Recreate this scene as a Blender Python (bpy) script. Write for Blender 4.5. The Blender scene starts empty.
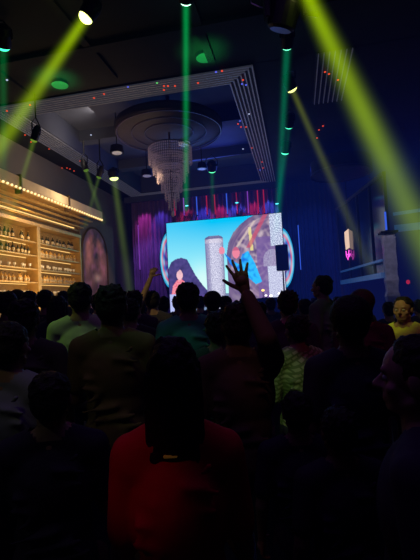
import bpy, bmesh, math, random
from math import sin, cos, pi, radians, exp, atan2, hypot
from mathutils import Vector, Matrix, noise
random.seed(7)
C = bpy.context.scene.collection
sc = bpy.context.scene
sc.view_settings.view_transform = 'Standard'
sc.view_settings.look = 'None'
sc.render.film_transparent = False
sc.cycles.max_bounces = 5
sc.cycles.volume_max_steps = 256
sc.cycles.sample_clamp_indirect = 2.0

# ------------------------------------------------------------------ camera
CAM = Vector((0, 0, 1.68))
RM = (Matrix.Rotation(radians(11.7), 4, 'Z') @ Matrix.Rotation(radians(92.9), 4, 'X') @ Matrix.Rotation(radians(-3), 4, 'Z'))
cd = bpy.data.cameras.new('camera'); cd.sensor_fit = 'VERTICAL'; cd.sensor_height = 36; cd.lens = 27
cd.clip_start = 0.05; cd.clip_end = 100
cam = bpy.data.objects.new('camera', cd); C.objects.link(cam)
cam.matrix_world = Matrix.Translation(CAM) @ RM
sc.camera = cam
def ray(px, py): return RM.to_3x3() @ Vector(((px-210)/420, -(py-280)/420, -1))
def P(px, py, d): return CAM + ray(px, py)*d            # a point d metres deep
def on(ax, px, py, val):                                # where a sight line meets a real plane of the room
    r = ray(px, py); return CAM + r*((val-CAM[ax])/r[ax])

# ------------------------------------------------------------------ materials
def mat(name, base, rough=0.7, metal=0.0, emit=None, es=0.0, noise_s=None, noise_amt=0.3, bump=0.0, spec=0.3):
    m = bpy.data.materials.new(name); m.use_nodes = True
    nt = m.node_tree; b = nt.nodes['Principled BSDF']
    b.inputs['Base Color'].default_value = (*base, 1); b.inputs['Roughness'].default_value = rough
    b.inputs['Metallic'].default_value = metal; b.inputs['Specular IOR Level'].default_value = spec
    if emit: b.inputs['Emission Color'].default_value = (*emit, 1); b.inputs['Emission Strength'].default_value = es
    n = nt.nodes.new('ShaderNodeTexNoise'); n.inputs['Scale'].default_value = noise_s or 8; n.inputs['Detail'].default_value = 4
    tc = nt.nodes.new('ShaderNodeTexCoord'); nt.links.new(tc.outputs['Object'], n.inputs['Vector'])
    mx = nt.nodes.new('ShaderNodeMix'); mx.data_type = 'RGBA'
    mx.inputs['A'].default_value = (*[c*(1-noise_amt) for c in base], 1); mx.inputs['B'].default_value = (*[min(1, c*(1+noise_amt)) for c in base], 1)
    nt.links.new(n.outputs['Fac'], mx.inputs['Factor']); nt.links.new(mx.outputs['Result'], b.inputs['Base Color'])
    if bump:
        bp = nt.nodes.new('ShaderNodeBump'); bp.inputs['Strength'].default_value = bump; bp.inputs['Distance'].default_value = 0.02
        nt.links.new(n.outputs['Fac'], bp.inputs['Height']); nt.links.new(bp.outputs['Normal'], b.inputs['Normal'])
    return m
def glow(name, col, s):
    m = bpy.data.materials.new(name); m.use_nodes = True; nt = m.node_tree; nt.nodes.clear()
    e = nt.nodes.new('ShaderNodeEmission'); e.inputs['Color'].default_value = (*col, 1); e.inputs['Strength'].default_value = s
    o = nt.nodes.new('ShaderNodeOutputMaterial'); nt.links.new(e.outputs[0], o.inputs['Surface']); return m
def vcol(name, s=1.0, mixbase=0.0):
    m = bpy.data.materials.new(name); m.use_nodes = True; nt = m.node_tree; nt.nodes.clear()
    a = nt.nodes.new('ShaderNodeVertexColor'); a.layer_name = 'Col'
    e = nt.nodes.new('ShaderNodeEmission'); e.inputs['Strength'].default_value = s
    o = nt.nodes.new('ShaderNodeOutputMaterial'); nt.links.new(a.outputs['Color'], e.inputs['Color']); nt.links.new(e.outputs[0], o.inputs['Surface']); return m
def vpaint(name):
    m = bpy.data.materials.new(name); m.use_nodes = True; nt = m.node_tree; b = nt.nodes['Principled BSDF']
    a = nt.nodes.new('ShaderNodeVertexColor'); a.layer_name = 'Col'; nt.links.new(a.outputs['Color'], b.inputs['Base Color']); b.inputs['Roughness'].default_value = .5; return m

M = dict(
    ceil=mat('ceiling_black', (.022, .024, .026), .8, noise_s=1.5, noise_amt=.5),
    recess=mat('recess_paint', (.09, .10, .15), .7, noise_s=1.2),
    wall=mat('wall_dark', (.05, .045, .06), .8, noise_s=1.5, noise_amt=.4),
    leftwall=mat('wall_bar_plaster', (.20, .17, .14), .8, noise_s=1.2, noise_amt=.2),
    floor=mat('floor_dark', (.02, .02, .025), .35, noise_s=3),
    rib=mat('ribbed_metal', (.28, .28, .32), .4, .5, (.30, .30, .42), .065),  # own faint glow stands in for light on the metal
    ribback=mat('rib_backing', (.03, .03, .04), .6),
    black=mat('black_plastic', (.012, .012, .014), .4),
    grille=mat('speaker_grille', (.015, .02, .04), .6, noise_s=200, bump=.5),
    steel=mat('steel', (.5, .5, .52), .3, .9),
    gold=mat('gold_metal', (.70, .46, .16), .35, .5, noise_s=6),
    goldpanel=mat('gold_wood_panel', (.62, .40, .16), .5, .1, noise_s=5, bump=.2),
    goldglow=mat('lit_gold_panel', (.20, .11, .03), .5, 0, (1, .5, .10), .07, noise_s=12, noise_amt=.5),  # warm light put into the panel as emission
    cream=mat('canopy_cream_gold', (.85, .62, .34), .5, 0, noise_s=3),
    warm=glow('warm_bulb', (1, .72, .32), 1.6),
    warmdim=glow('warm_strip', (1, .62, .20), 1.3),
    curtain=mat('curtain_velvet', (.30, .17, .40), .8, noise_s=2.5, noise_amt=.5),
    drape=mat('black_drape', (.06, .07, .12), .85, noise_s=3),
    crystal=mat('crystal_drops', (.34, .28, .38), .2, .2, (.24, .17, .25), .18, noise_s=40, noise_amt=.8, spec=.8),  # faint emission put in for light caught by the drops
    chanplate=mat('chandelier_plate', (.05, .045, .085), .6, 0, noise_s=6, noise_amt=.3),
    chanrim=mat('chandelier_rim', (.12, .10, .16), .4, .5),
    redtube=glow('red_light_tube', (1, .03, .10), .35), bluetube=glow('blue_light_tube', (.05, .15, 1), .7),
    purptube=glow('violet_light_tube', (.45, .1, .9), .45),
    cyan=glow('cyan_lamp', (.1, .8, 1), 1.6),
    white=glow('white_lamp', (1, .95, .9), 2.5), amber=glow('amber_lamp', (1, .6, .15), 2.0),
    pink=glow('pink_neon', (1, .10, .75), 1.4), peach=glow('peach_panel', (.95, .66, .48), .85),
    reddot=glow('red_dot', (1, .08, .03), .9), bluedot=glow('blue_dot', (.12, .15, 1), .9), whitedot=glow('pale_dot', (.6, .7, 1), .8), greendot=glow('green_dot', (.15, .9, .2), .7),
    truss=mat('silver_column_wrap', (.55, .53, .60), .3, .35, noise_s=9, noise_amt=.55, bump=.6),
    bluebeam=mat('blue_lit_rail', (.25, .3, .42), .4, .5, (.02, .16, .5), .16),  # blue light put into base colour and emission
    darkglass=mat('dark_glass', (.02, .025, .05), .12, 0, spec=.8),
)

# ------------------------------------------------------------------ mesh helpers
def link(name, me, m=None, parent=None, smooth=False):
    o = bpy.data.objects.new(name, me); C.objects.link(o)
    if m is not None:
        for mm in (m if isinstance(m, (list, tuple)) else [m]): me.materials.append(mm)
    if smooth:
        for p in me.polygons: p.use_smooth = True
    if parent: o.parent = parent
    return o
def obj(name, bm, m, parent=None, smooth=False):
    me = bpy.data.meshes.new(name); bmesh.ops.recalc_face_normals(bm, faces=bm.faces); bm.to_mesh(me); bm.free()
    return link(name, me, m, parent, smooth)
def NB(): return bmesh.new()
def box(bm, x0, y0, z0, x1, y1, z1, bev=0.0, mi=0):
    ret = bmesh.ops.create_cube(bm, size=1)
    bmesh.ops.transform(bm, matrix=Matrix.Translation(((x0+x1)/2, (y0+y1)/2, (z0+z1)/2)) @ Matrix.Diagonal((abs(x1-x0), abs(y1-y0), abs(z1-z0), 1)), verts=ret['verts'])
    fs = set(f for v in ret['verts'] for f in v.link_faces)
    for f in fs: f.material_index = mi
    if bev:
        es = list({e for v in ret['verts'] for e in v.link_edges})
        bmesh.ops.bevel(bm, geom=es, offset=bev, segments=2, affect='EDGES')
def frame_of(d):
    d = d.normalized(); u = d.orthogonal().normalized(); return d, u, d.cross(u)
def loft(bm, rings, cap=True, mi=0, closed=True):
    vs = [[bm.verts.new(p) for p in r] for r in rings]; n = len(vs[0])
    for a, b in zip(vs, vs[1:]):
        for i in range(n if closed else n-1):
            f = bm.faces.new((a[i], a[(i+1) % n], b[(i+1) % n], b[i])); f.material_index = mi
    if cap and closed:
        for r, s in ((vs[0], -1), (vs[-1], 1)):
            f = bm.faces.new(r if s > 0 else r[::-1]); f.material_index = mi
def tube(bm, pts, r, n=8, mi=0):
    pts = [Vector(p) for p in pts]; rr = r if isinstance(r, (list, tuple)) else [r]*len(pts)
    rings = []; u = None
    for i, p in enumerate(pts):
        d = (pts[min(i+1, len(pts)-1)] - pts[max(i-1, 0)]).normalized()
        u = d.orthogonal().normalized() if u is None else (u - d*u.dot(d)).normalized()
        v = d.cross(u)
        rings.append([p + (u*cos(2*pi*k/n) + v*sin(2*pi*k/n))*rr[i] for k in range(n)])
    loft(bm, rings, mi=mi)
def lathe(bm, prof, origin=(0, 0, 0), axis=(0, 0, 1), n=16, mi=0, cap=True):
    d, u, v = frame_of(Vector(axis)); o = Vector(origin)
    loft(bm, [[o + d*z + (u*cos(2*pi*k/n) + v*sin(2*pi*k/n))*max(r, 1e-4) for k in range(n)] for z, r in prof], cap=cap, mi=mi)
def capsule(bm, a, b, ra, rb, n=12):
    a = Vector(a); b = Vector(b); L = (b-a).length
    prof = [(-ra*cos(t*pi/8), ra*sin(t*pi/8)) for t in range(0, 5)] + [(L+rb*sin(t*pi/8), rb*cos(t*pi/8)) for t in range(0, 5)]
    lathe(bm, prof, a, (b-a) if L > 1e-6 else (0, 0, 1), n)
def ell(bm, c, r, rot=None):
    ret = bmesh.ops.create_uvsphere(bm, u_segments=18, v_segments=12, radius=1)
    bmesh.ops.transform(bm, matrix=Matrix.Translation(Vector(c)) @ (rot.to_4x4() if rot else Matrix()) @ Matrix.Diagonal((*r, 1)), verts=ret['verts'])
def tag(o, label=None, cat=None, group=None, kind=None):
    if label: o['label'] = label
    if cat: o['category'] = cat
    if group: o['group'] = group
    if kind: o['kind'] = kind
    return o
def empty(name, loc, rz=0):
    o = bpy.data.objects.new(name, None); C.objects.link(o); o.location = loc; o.rotation_euler = (0, 0, rz); o.empty_display_size = .1
    return o
def struct(name, bm, m, parent=None, smooth=False):
    o = obj(name, bm, m, parent, smooth)
    if not parent: o['kind'] = 'structure'
    return o
def copy_tree(o, parent=None):
    c = o.copy(); C.objects.link(c); c.parent = parent
    for ch in list(o.children): copy_tree(ch, c)
    return c

# ------------------------------------------------------------------ room shell
X0, X1, Y0, Y1, H, HR = -6.2, 3.6, -2.2, 14.9, 5.6, 6.15
FX0, FX1, FY0, FY1 = -5.62, -0.50, 6.85, 14.25; FW = .47     # ceiling frame (outer) and its width
b = NB(); box(b, X0, Y0, -.1, X1, Y1, 0); struct('floor', b, M['floor'])
b = NB()
box(b, X0, Y0, H, X1, FY0+.02, H+.1); box(b, X0, FY1-.02, H, X1, Y1, H+.1)
box(b, X0, FY0, H, FX0+.02, FY1, H+.1); box(b, FX1-.02, FY0, H, X1, FY1, H+.1)
for xx in (-4.6, -2.9, -1.2, .5, 2.2): box(b, xx, Y0, H-.05, xx+.12, FY0-.3, H)
for yy in (1.5, 3.6, 5.6): box(b, X0, yy, H-.06, X1, yy+.16, H)
struct('ceiling', b, M['ceil'])
b = NB()
box(b, FX0, FY0, HR, FX1, FY1, HR+.08)
ix0, ix1, iy0, iy1 = FX0+FW, FX1-FW, FY0+FW, FY1-FW
box(b, ix0-.05, iy0-.05, H, ix0, iy1, HR); box(b, ix1, iy0-.05, H, ix1+.05, iy1, HR); box(b, ix0, iy0-.05, H, ix1, iy0, HR); box(b, ix0, iy1, H, ix1, iy1+.05, HR)
struct('trim_1', b, M['recess'])
b = NB()
for yy in (9.55, 11.9): box(b, ix0, yy, HR-.28, ix1, yy+.3, HR-.002)
struct('trim_2', b, M['recess'])
b = NB(); box(b, X0-.1, Y0, 0, X0, Y1, H); struct('wall_left', b, M['leftwall'])
b = NB(); box(b, X1, Y0, 0, X1+.1, Y1, H); struct('wall_right', b, M['wall'])
b = NB(); box(b, X0, Y1, 0, X1, Y1+.1, H); struct('wall_stage', b, M['wall'])
b = NB(); box(b, X0, Y0-.1, 0, X1, Y0, H); struct('wall_behind', b, M['wall'])

# ribbed metal frame round the ceiling recess
def rib_ring(name, x0, y0, x1, y1, w, n, z):
    t = NB()
    def bar(bm, a, c, ww, z0, z1):
        ax, ay = a; cx, cy = c; box(bm, min(ax, cx)-ww, min(ay, cy)-ww, z0, max(ax, cx)+ww, max(ay, cy)+ww, z1)
    bk = NB()
    box(bk, x0, y0, z-.02, x1, y0+w, z); box(bk, x0, y1-w, z-.02, x1, y1, z); box(bk, x0, y0+w, z-.02, x0+w, y1-w, z); box(bk, x1-w, y0+w, z-.02, x1, y1-w, z)
    for i in range(n):
        o = i*(w-.03)/(n-1)+.015
        p = [(x0+o, y0+o), (x1-o, y0+o), (x1-o, y1-o), (x0+o, y1-o)]
        for k in range(4): bar(t, p[k], p[(k+1) % 4], .010, z-.05, z-.02)
    root = obj(name, bk, M['ribback']); root['kind'] = 'structure'
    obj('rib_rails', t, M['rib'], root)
    return root
ring = rib_ring('trim_3', FX0, FY0, FX1, FY1, FW, 7, H)
def dots(root, pts, z):
    for (px, py, c) in pts:
        p = on(2, px, py, z); bb = NB(); ell(bb, p, (.018, .018, .012)); obj('light_dot', bb, M[c], root)  # glowing beads stand in for laser dots
dots(ring, [(157, 83, 'greendot'), (164, 86, 'reddot'), (168, 86, 'reddot'), (164, 90, 'reddot'), (175, 86, 'reddot'), (198, 83, 'reddot'), (216, 72, 'bluedot'), (222, 71, 'reddot'), (243, 80, 'reddot'), (242, 84, 'bluedot'), (246, 85, 'bluedot'),
            (249, 114, 'whitedot'), (238, 124, 'reddot'), (241, 127, 'reddot'), (246, 127, 'reddot'), (240, 121, 'bluedot'), (243, 149, 'whitedot'), (252, 148, 'reddot'), (262, 162, 'reddot'), (263, 168, 'reddot'), (260, 170, 'bluedot'),
            (94, 98, 'reddot'), (104, 94, 'reddot'), (128, 87, 'bluedot'), (70, 169, 'reddot'), (74, 171, 'reddot'), (67, 168, 'reddot'), (62, 168, 'reddot'), (49, 149, 'reddot'), (80, 161, 'reddot'), (31, 142, 'reddot'), (34, 137, 'reddot'), (25, 135, 'reddot'), (7, 111, 'reddot'), (30, 105, 'reddot'), (91, 135, 'whitedot'), (7, 80, 'whitedot')], H-.055)
# short ribbed panel on the right part of the ceiling
pr = on(2, 331, 78, H)
b = NB(); box(b, pr.x-.3, pr.y-.9, H-.02, pr.x+.3, pr.y+.9, H); rt = obj('trim_4', b, M['ribback']); rt['kind'] = 'structure'
b = NB()
for i in range(7): box(b, pr.x-.27+i*.088, pr.y-.9, H-.045, pr.x-.255+i*.088, pr.y+.9, H-.02)
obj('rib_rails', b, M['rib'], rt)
dots(rt, [(325, 72, 'reddot'), (329, 74, 'reddot'), (338, 80, 'reddot'), (319, 130, 'reddot'), (317, 138, 'reddot'), (323, 126, 'reddot')], H-.05)

# ------------------------------------------------------------------ bar on the left
BY0, BY1 = 3.0, 10.75
WX = X0
# canopy: one thing
can = empty('bar_canopy', (-5.6, 7, 4.0)); tag(can, 'long gold canopy with a row of small bulbs over the bottle shelves', 'canopy')
def rel(o, root): o.parent = root; o.matrix_parent_inverse = Matrix.Translation(-Vector(root.location)); return o
b = NB(); box(b, -5.28, BY0, 4.10, -5.18, BY1, 4.32, .015); rel(obj('fascia', b, M['cream']), can)
b = NB(); box(b, WX+.02, BY0, 4.26, -5.28, BY1, 4.32); rel(obj('roof_panel', b, M['goldpanel']), can)
b = NB()
for i in range(6):
    x = -5.34-i*.14; z = 4.14-.075*i
    box(b, x-.085, BY0, z-.012, x, BY1, z+.012)
rel(obj('soffit_slats', b, M['gold']), can)
b = NB(); ell(b, (0, 0, 0), (.024, .024, .024)); bme = bpy.data.meshes.new('bulb'); b.to_mesh(bme); b.free(); bme.materials.append(M['warm'])
y = 5.6
while y < BY1-.05:
    o = bpy.data.objects.new('bulb', bme); C.objects.link(o); o.location = (-5.15, y, 4.07); rel(o, can); y += .12
b = NB(); box(b, -5.20, BY0, 4.04, -5.17, BY1, 4.098); rel(obj('bulb_rail', b, M['gold']), can)
bronze = mat('bronze', (.16, .10, .05), .5, .5)
for px in (20, 68):
    y = on(0, px, 198, -5.2).y
    b = NB(); box(b, -5.30, y-.025, 3.98, -5.15, y+.025, 4.36, .008)
    rel(obj('bracket', b, bronze), can)
for i in range(2):
    b = NB(); box(b, -5.75-i*.22, BY0+.2, 4.0-i*.11, -5.72-i*.22, BY1-.2, 4.02-i*.11); rel(obj('strip_light', b, M['warmdim']), can)

# shelf units
def zat(py): return on(0, 33, py, WX+.1).z
shz = [zat(v) for v in (296, 283, 270, 257, 244)]
ytop = on(0, 33, 229, WX+.1).z
ypost = [5.3, on(0, 2, 250, WX+.2).y-1.2, on(0, 33, 250, WX+.2).y, on(0, 76, 250, WX+.2).y]
units = []
for u in range(1, 3):
    ya, yb = ypost[u], ypost[u+1]
    s = empty('bottle_shelf', (WX+.02, (ya+yb)/2, 0))
    tag(s, ['', 'lit gold bottle shelf unit at the left edge, nearer of the two', 'lit gold bottle shelf unit next to the arched mural'][u], 'shelf')
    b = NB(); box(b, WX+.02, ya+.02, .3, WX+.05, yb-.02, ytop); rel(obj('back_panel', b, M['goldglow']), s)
    for yy in (ya+.03, yb-.03):
        b = NB(); box(b, WX+.05, yy-.03, .0, WX+.36, yy+.03, ytop, .005); rel(obj('upright', b, M['gold']), s)
    b = NB(); box(b, WX+.05, ya, ytop, WX+.38, yb, ytop+.08, .005); rel(obj('top_board', b, M['gold']), s)
    for z in shz[:]:
        b = NB(); box(b, WX+.05, ya+.06, z-.03, WX+.34, yb-.06, z, .004); rel(obj('shelf_board', b, M['gold']), s)
        b = NB(); box(b, WX+.055, ya+.08, z-.042, WX+.07, yb-.08, z-.031); rel(obj('shelf_light', b, M['warmdim']), s)
    b = NB(); box(b, WX+.05, ya+.06, .05, WX+.34, yb-.06, .9); rel(obj('cabinet_base', b, M['goldpanel']), s)
# bottles
def bottle_mesh(kind, m, cap):
    r, h = {'tall': (.036, .27), 'round': (.045, .22), 'glass': (.035, .13)}[kind]
    bb = NB()
    if kind == 'glass':
        lathe(bb, [(0, .028), (.006, .028), (.01, .005), (.06, .005), (.075, .028), (h, .034), (h-.002, .03)], n=10)
    else:
        lathe(bb, [(0, r*.9), (.01, r), (h*.6, r), (h*.72, r*.5), (h*.78, r*.32), (h*.95, r*.3)], n=10)
    root = obj('wine_glass' if kind == 'glass' else 'bottle', bb, m, None, True)
    if kind != 'glass':
        bb = NB(); lathe(bb, [(h*.93, r*.36), (h, r*.36)], n=8); obj('cap', bb, cap, root)
        bb = NB(); lathe(bb, [(h*.2, r*1.02), (h*.48, r*1.02)], n=10, cap=False); obj('paper_label', bb, M['cream'], root)
    return root
gA = mat('dark_green_glass', (.03, .04, .025), .15, spec=.8); gB = mat('amber_glass', (.7, .36, .08), .2, spec=.8, emit=(1, .5, .1), es=.10); gC = mat('clear_glass', (.75, .62, .42), .15, spec=.9, emit=(1, .7, .35), es=.25)  # amber and clear glass glow faintly in place of glints
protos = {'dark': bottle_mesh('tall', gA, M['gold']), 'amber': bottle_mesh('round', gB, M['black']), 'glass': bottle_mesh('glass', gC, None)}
used = set()
names_row = {0: 'bottom', 1: 'fourth', 2: 'third', 3: 'second', 4: 'top'}
for u in (1, 2):
    for ri, z in enumerate(shz):
        kind = {4: 'dark', 3: 'amber' if u == 2 else 'dark', 2: 'glass', 1: 'amber', 0: 'glass'}[ri]
        y = max(ypost[u]+.14, 7.0)
        while y < ypost[u+1]-.10:
            if random.random() < .9:
                pr_ = protos[kind]
                o = pr_ if kind not in used else copy_tree(pr_); used.add(kind)
                o.location = (WX+.2+random.uniform(-.03, .03), y, z+.001); s = random.uniform(.9, 1.0); o.scale = (s, s, s*random.uniform(.88, 1.0))
                side = 'left edge unit' if u == 1 else 'unit beside the mural'
                what = {'dark': 'dark glass bottle', 'amber': 'amber liquor bottle', 'glass': 'clear stemmed glass'}[kind]
                tag(o, f'{what} on the {names_row[ri]} shelf of the gold bar {side}', 'glass' if kind == 'glass' else 'bottle', f'{what}s, {names_row[ri]} shelf, {side}')
            y += random.uniform(.115, .14)
# pier with arched mural
ya, yb = max(on(0, 77, 250, WX+.3).y, ypost[3]+.03), on(0, 106, 250, WX+.3).y
b = NB(); box(b, WX+.0, ya, 0, WX+.32, yb+.55, 4.30); struct('trim_5', b, M['leftwall'])
def arch_pts(ya, yb, z0, zt, n=24):
    c = (ya+yb)/2; r = (yb-ya)/2; out = [(ya, z0), (yb, z0)]
    out += [(c+r*cos(a), zt-r+r*sin(a)) for a in [pi*i/n for i in range(n+1)]]
    return out
zt = on(0, 92, 226, WX+.35).z
mur = empty('arched_mural', (WX+.33, (ya+yb)/2, 1.0)); tag(mur, 'tall arched mural in brown and violet beside the bottle shelves', 'mural')
b = NB()
ny, nz = 40, 90; a0, a1 = ya+.08, yb-.08; cc = (a0+a1)/2; rr = (a1-a0)/2
grid = {}
cl = []
for i in range(ny+1):
    for j in range(nz+1):
        yy = a0+(a1-a0)*i/ny; top = zt-.08-rr+math.sqrt(max(0, rr*rr-(yy-cc)**2)); zz = .6+(top-.6)*j/nz
        v = b.verts.new((WX+.345, yy, zz)); grid[i, j] = v
        q = noise.fractal(Vector((yy*2.2, zz*1.6, 3)), 1, 2, 4); k = noise.noise(Vector((yy*5, zz*4, 9)))
        base = Vector((.34, .14, .13))*(1+1.2*q)+Vector((.16, .05, .16))*max(0, k*2)
        hp = exp(-(((yy-(cc+.1))/.20)**2+((zz-2.55)/.11)**2))
        base += Vector((.9, .7, .6))*hp
        cl.append([max(0, c) for c in base])
for i in range(ny):
    for j in range(nz): b.faces.new((grid[i, j], grid[i+1, j], grid[i+1, j+1], grid[i, j+1]))
me = bpy.data.meshes.new('painting'); b.to_mesh(me); b.free()
ca = me.color_attributes.new('Col', 'FLOAT_COLOR', 'POINT')
for i, c in enumerate(cl): ca.data[i].color = (*c, 1)
rel(link('painting', me, vpaint('mural_paint')), mur)
b = NB(); pts = arch_pts(ya+.04, yb-.04, .6, zt-.04); pts = pts[1:]+pts[:1]
tube(b, [(WX+.35, p[0], p[1]) for p in pts], .028, 6); rel(obj('arch_frame', b, bronze), mur)
b = NB(); box(b, -5.35, 4.0, 0, -4.85, 10.2, 1.05, .01); box(b, -5.4, 3.95, 1.05, -4.75, 10.25, 1.1, .01); tag(obj('bar_counter', b, M['goldpanel']), 'long gold bar counter under the canopy, behind the crowd', 'counter')

# ------------------------------------------------------------------ stage
b = NB(); box(b, -5.9, 12.7, 0, 1.6, Y1-.01, .85); struct('trim_6', b, M['black'])
def wavy(name, x0, x1, y, z0, z1, m, folds, amp=.06, lab=None):
    n = int((x1-x0)*40); bb = NB(); rings = []
    for j in range(2):
        z = z0 if j == 0 else z1
        rings.append([(x0+(x1-x0)*i/n, y+amp*sin(i/n*folds*2*pi)+.02*sin(i*.37), z) for i in range(n+1)])
    loft(bb, rings, cap=False, closed=False)
    return obj(name, bb, m, None, True)
cw = wavy('stage_curtain', -5.85, -3.3, 14.55, .86, 5.5, M['curtain'], 16); tag(cw, 'violet red pleated stage curtain left of and above the screen', 'curtain')
cw = wavy('stage_curtain', -3.3, -.45, 14.55, .86, 5.5, M['curtain'], 18); tag(cw, 'red and blue lit pleated curtain above the right half of the screen', 'curtain')
cw = wavy('stage_drape', -.45, 1.75, 14.5, .86, 5.55, M['drape'], 14); tag(cw, 'dark blue lit drape to the right of the stage screen', 'curtain')
b = NB(); box(b, -5.9, 14.0, 5.35, -.4, 14.12, 5.55); struct('trim_7', b, M['recess'])

# LED screen
SY = 14.0
sx0, sx1 = on(1, 168, 260, SY).x, on(1, 284, 260, SY).x
stz = (on(1, 168, 221, SY).z+on(1, 272, 216, SY).z)/2; sbz = 1.35
scr = empty('led_screen', ((sx0+sx1)/2, SY+.1, sbz)); tag(scr, 'large bright stage screen showing blue sky, rocks and a tall pillar', 'screen')
b = NB(); box(b, sx0-.02, SY+.01, sbz-.05, sx1+.02, SY+.16, stz+.02); rel(obj('screen_cabinet', b, M['black']), scr)
for x in (sx0+.3, sx1-.3):
    b = NB(); box(b, x-.05, SY+.02, .85, x+.05, SY+.14, sbz-.05); rel(obj('screen_leg', b, M['black']), scr)
def inpoly(x, y, poly):
    c = False; n = len(poly)
    for i in range(n):
        x1, y1 = poly[i]; x2, y2 = poly[i-1]
        if (y1 > y) != (y2 > y) and x < (x2-x1)*(y-y1)/(y2-y1)+x1: c = not c
    return c
def mixc(a, b, t): return tuple(a[i]*(1-t)+b[i]*t for i in range(3))
ROCK = [(168, 300), (168, 262), (171, 256), (176, 253), (182, 252), (188, 254), (192, 262), (196, 270), (203, 280), (210, 288), (216, 300)]
WHEEL = [(229, 300), (229, 262), (229, 250), (231, 241), (236, 232), (243, 225), (252, 219), (262, 215), (290, 210), (290, 300)]
BLUEFIG = [(226, 250), (233, 257), (240, 262), (244, 253), (250, 250), (256, 262), (262, 280), (256, 282), (247, 274), (240, 272), (232, 262)]
def pic(x, y):          # picture on the screen, in screen units
    ns = lambda s, o=0: noise.noise(Vector((x*s, y*s, o)))
    t = max(0, min(1, (y-220)/60))
    c = mixc((.0, .50, .84), (.45, .95, .88), t**1.1)
    c = mixc(c, (.30, .80, .95), .18*max(0, min(1, (215-x)/40)))
    hz = exp(-((x-203)/12)**2-((y-275)/14)**2); c = mixc(c, (.75, .9, .85), .6*hz)
    if inpoly(x, y, ROCK):
        v = .5+.5*ns(.35); c = mixc((.035, .035, .14), (.10, .07, .26), v)
        c = mixc(c, (.02, .015, .05), max(0, min(1, .8*ns(.12, 4))))
    if y > 289 and x < 230: c = mixc(c, (.10, .06, .25), .8)
    # pillar
    px0, px1 = 207, 226
    ptop = 233+3*(abs((x-216.5)/9.5))**4
    if px0 < x < px1 and y > ptop:
        e = abs((x-216.5)/9.5); v = noise.noise(Vector((x*1.9, y*1.9, 1)))
        c = mixc((.33, .33, .50), (.85, .85, .97), max(0, min(1, .42+v*1.6)))
        c = mixc(c, (.06, .06, .20), e**3*.85)
        if x < 212: c = mixc(c, (.15, .12, .32), .35)
        if y < ptop+3: c = mixc(c, (.07, .06, .2), .8)
        if 236 < y < 240: c = mixc(c, (.8, .7, .75), .3)
    if inpoly(x, y, WHEEL):
        rr_ = hypot(x-276, (y-262)*1.0); an = atan2(y-262, x-276)
        v = noise.noise(Vector((rr_*.45, an*2.5, 2))); w = noise.noise(Vector((rr_*.15, an*7, 5)))
        c = mixc((.11, .07, .17), (.33, .22, .32), max(0, min(1, .5+v)))
        c = mixc(c, (.60, .48, .50), max(0, min(1, w*1.3)))
        if 44 < rr_: c = mixc(c, (.10, .07, .18), .6)
        if abs(x-(253+ (y-235)*.05)) < 1.5 and 228 < y < 250: c = mixc(c, (.85, .75, .25), .8)
        if abs((x-262)+(y-228)*.6) < 2.2 and 216 < y < 247: c = mixc(c, (.55, .08, .12), .75)
        if abs((x-250)+(y-232)*.8) < 1.3 and 222 < y < 246: c = mixc(c, (.75, .6, .5), .6)
        if x > 258 and y > 238:
            c = mixc(c, (.17, .10, .30), .75)
            if hypot((x-273)/9, (y-262)/12) < 1 and not (y > 266 and x < 268): c = mixc(c, (.5, .48, .62), .45+.5*ns(.9, 8))
        if x > 272 and y < 247: c = mixc((.22, .25, .42), (.75, .82, .95), max(0, min(1, .5+1.8*noise.noise(Vector((x*1.1, y*1.1, 6))))))
        if 268 < x and y > 266: c = mixc((.35, .35, .55), (.75, .8, .92), max(0, min(1, .45+1.6*noise.noise(Vector((x*1.4, y*1.4, 7))))))
    if inpoly(x, y, BLUEFIG):
        c = mixc((.01, .16, .70), (.03, .50, .92), max(0, min(1, .5+(x-244)/22+ns(.3, 3))))
    if hypot((x-238)/3.6, (y-251)/5.5) < 1: c = (.80, .22, .30) if y > 249 else (.55, .12, .2)
    if hypot((x-224)/3, (y-248)/3.6) < 1: c = (.80, .25, .34)
    # small pink figure
    if inpoly(x, y, [(170, 288), (172, 279), (176, 274), (180, 272), (184, 275), (185.5, 283), (183, 288)]):
        c = mixc((.85, .12, .20), (.85, .35, .40), .5+ns(.8, 2))
    if hypot((x-179.5)/3.3, (y-269)/4.6) < 1: c = (.85, .50, .55)
    if hypot((x-180)/1.8, (y-266)/2.2) < 1: c = (.75, .45, .50)
    if hypot((x-182.3)/1.8, (y-280)/2.6) < 1: c = (.85, .62, .55)
    if 168 < x < 178 and y > 287: c = (.45, .5, .85)
    return c
nx, nz = 232, 150
bbv = []; fc = []; cols = []
for j in range(nz+1):
    for i in range(nx+1):
        u, v = i/nx, j/nz; bbv.append((sx0+(sx1-sx0)*u, SY, stz+(sbz-stz)*v)); cols.append(pic(168+116*u, 217+88*v))
for j in range(nz):
    for i in range(nx): a = j*(nx+1)+i; fc.append((a, a+nx+1, a+nx+2, a+1))
me = bpy.data.meshes.new('picture'); me.from_pydata(bbv, [], fc)
ca = me.color_attributes.new('Col', 'FLOAT_COLOR', 'POINT')
for i, c in enumerate(cols): ca.data[i].color = (*c, 1)
rel(link('picture', me, vcol('screen_picture', 1.08)), scr)

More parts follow.
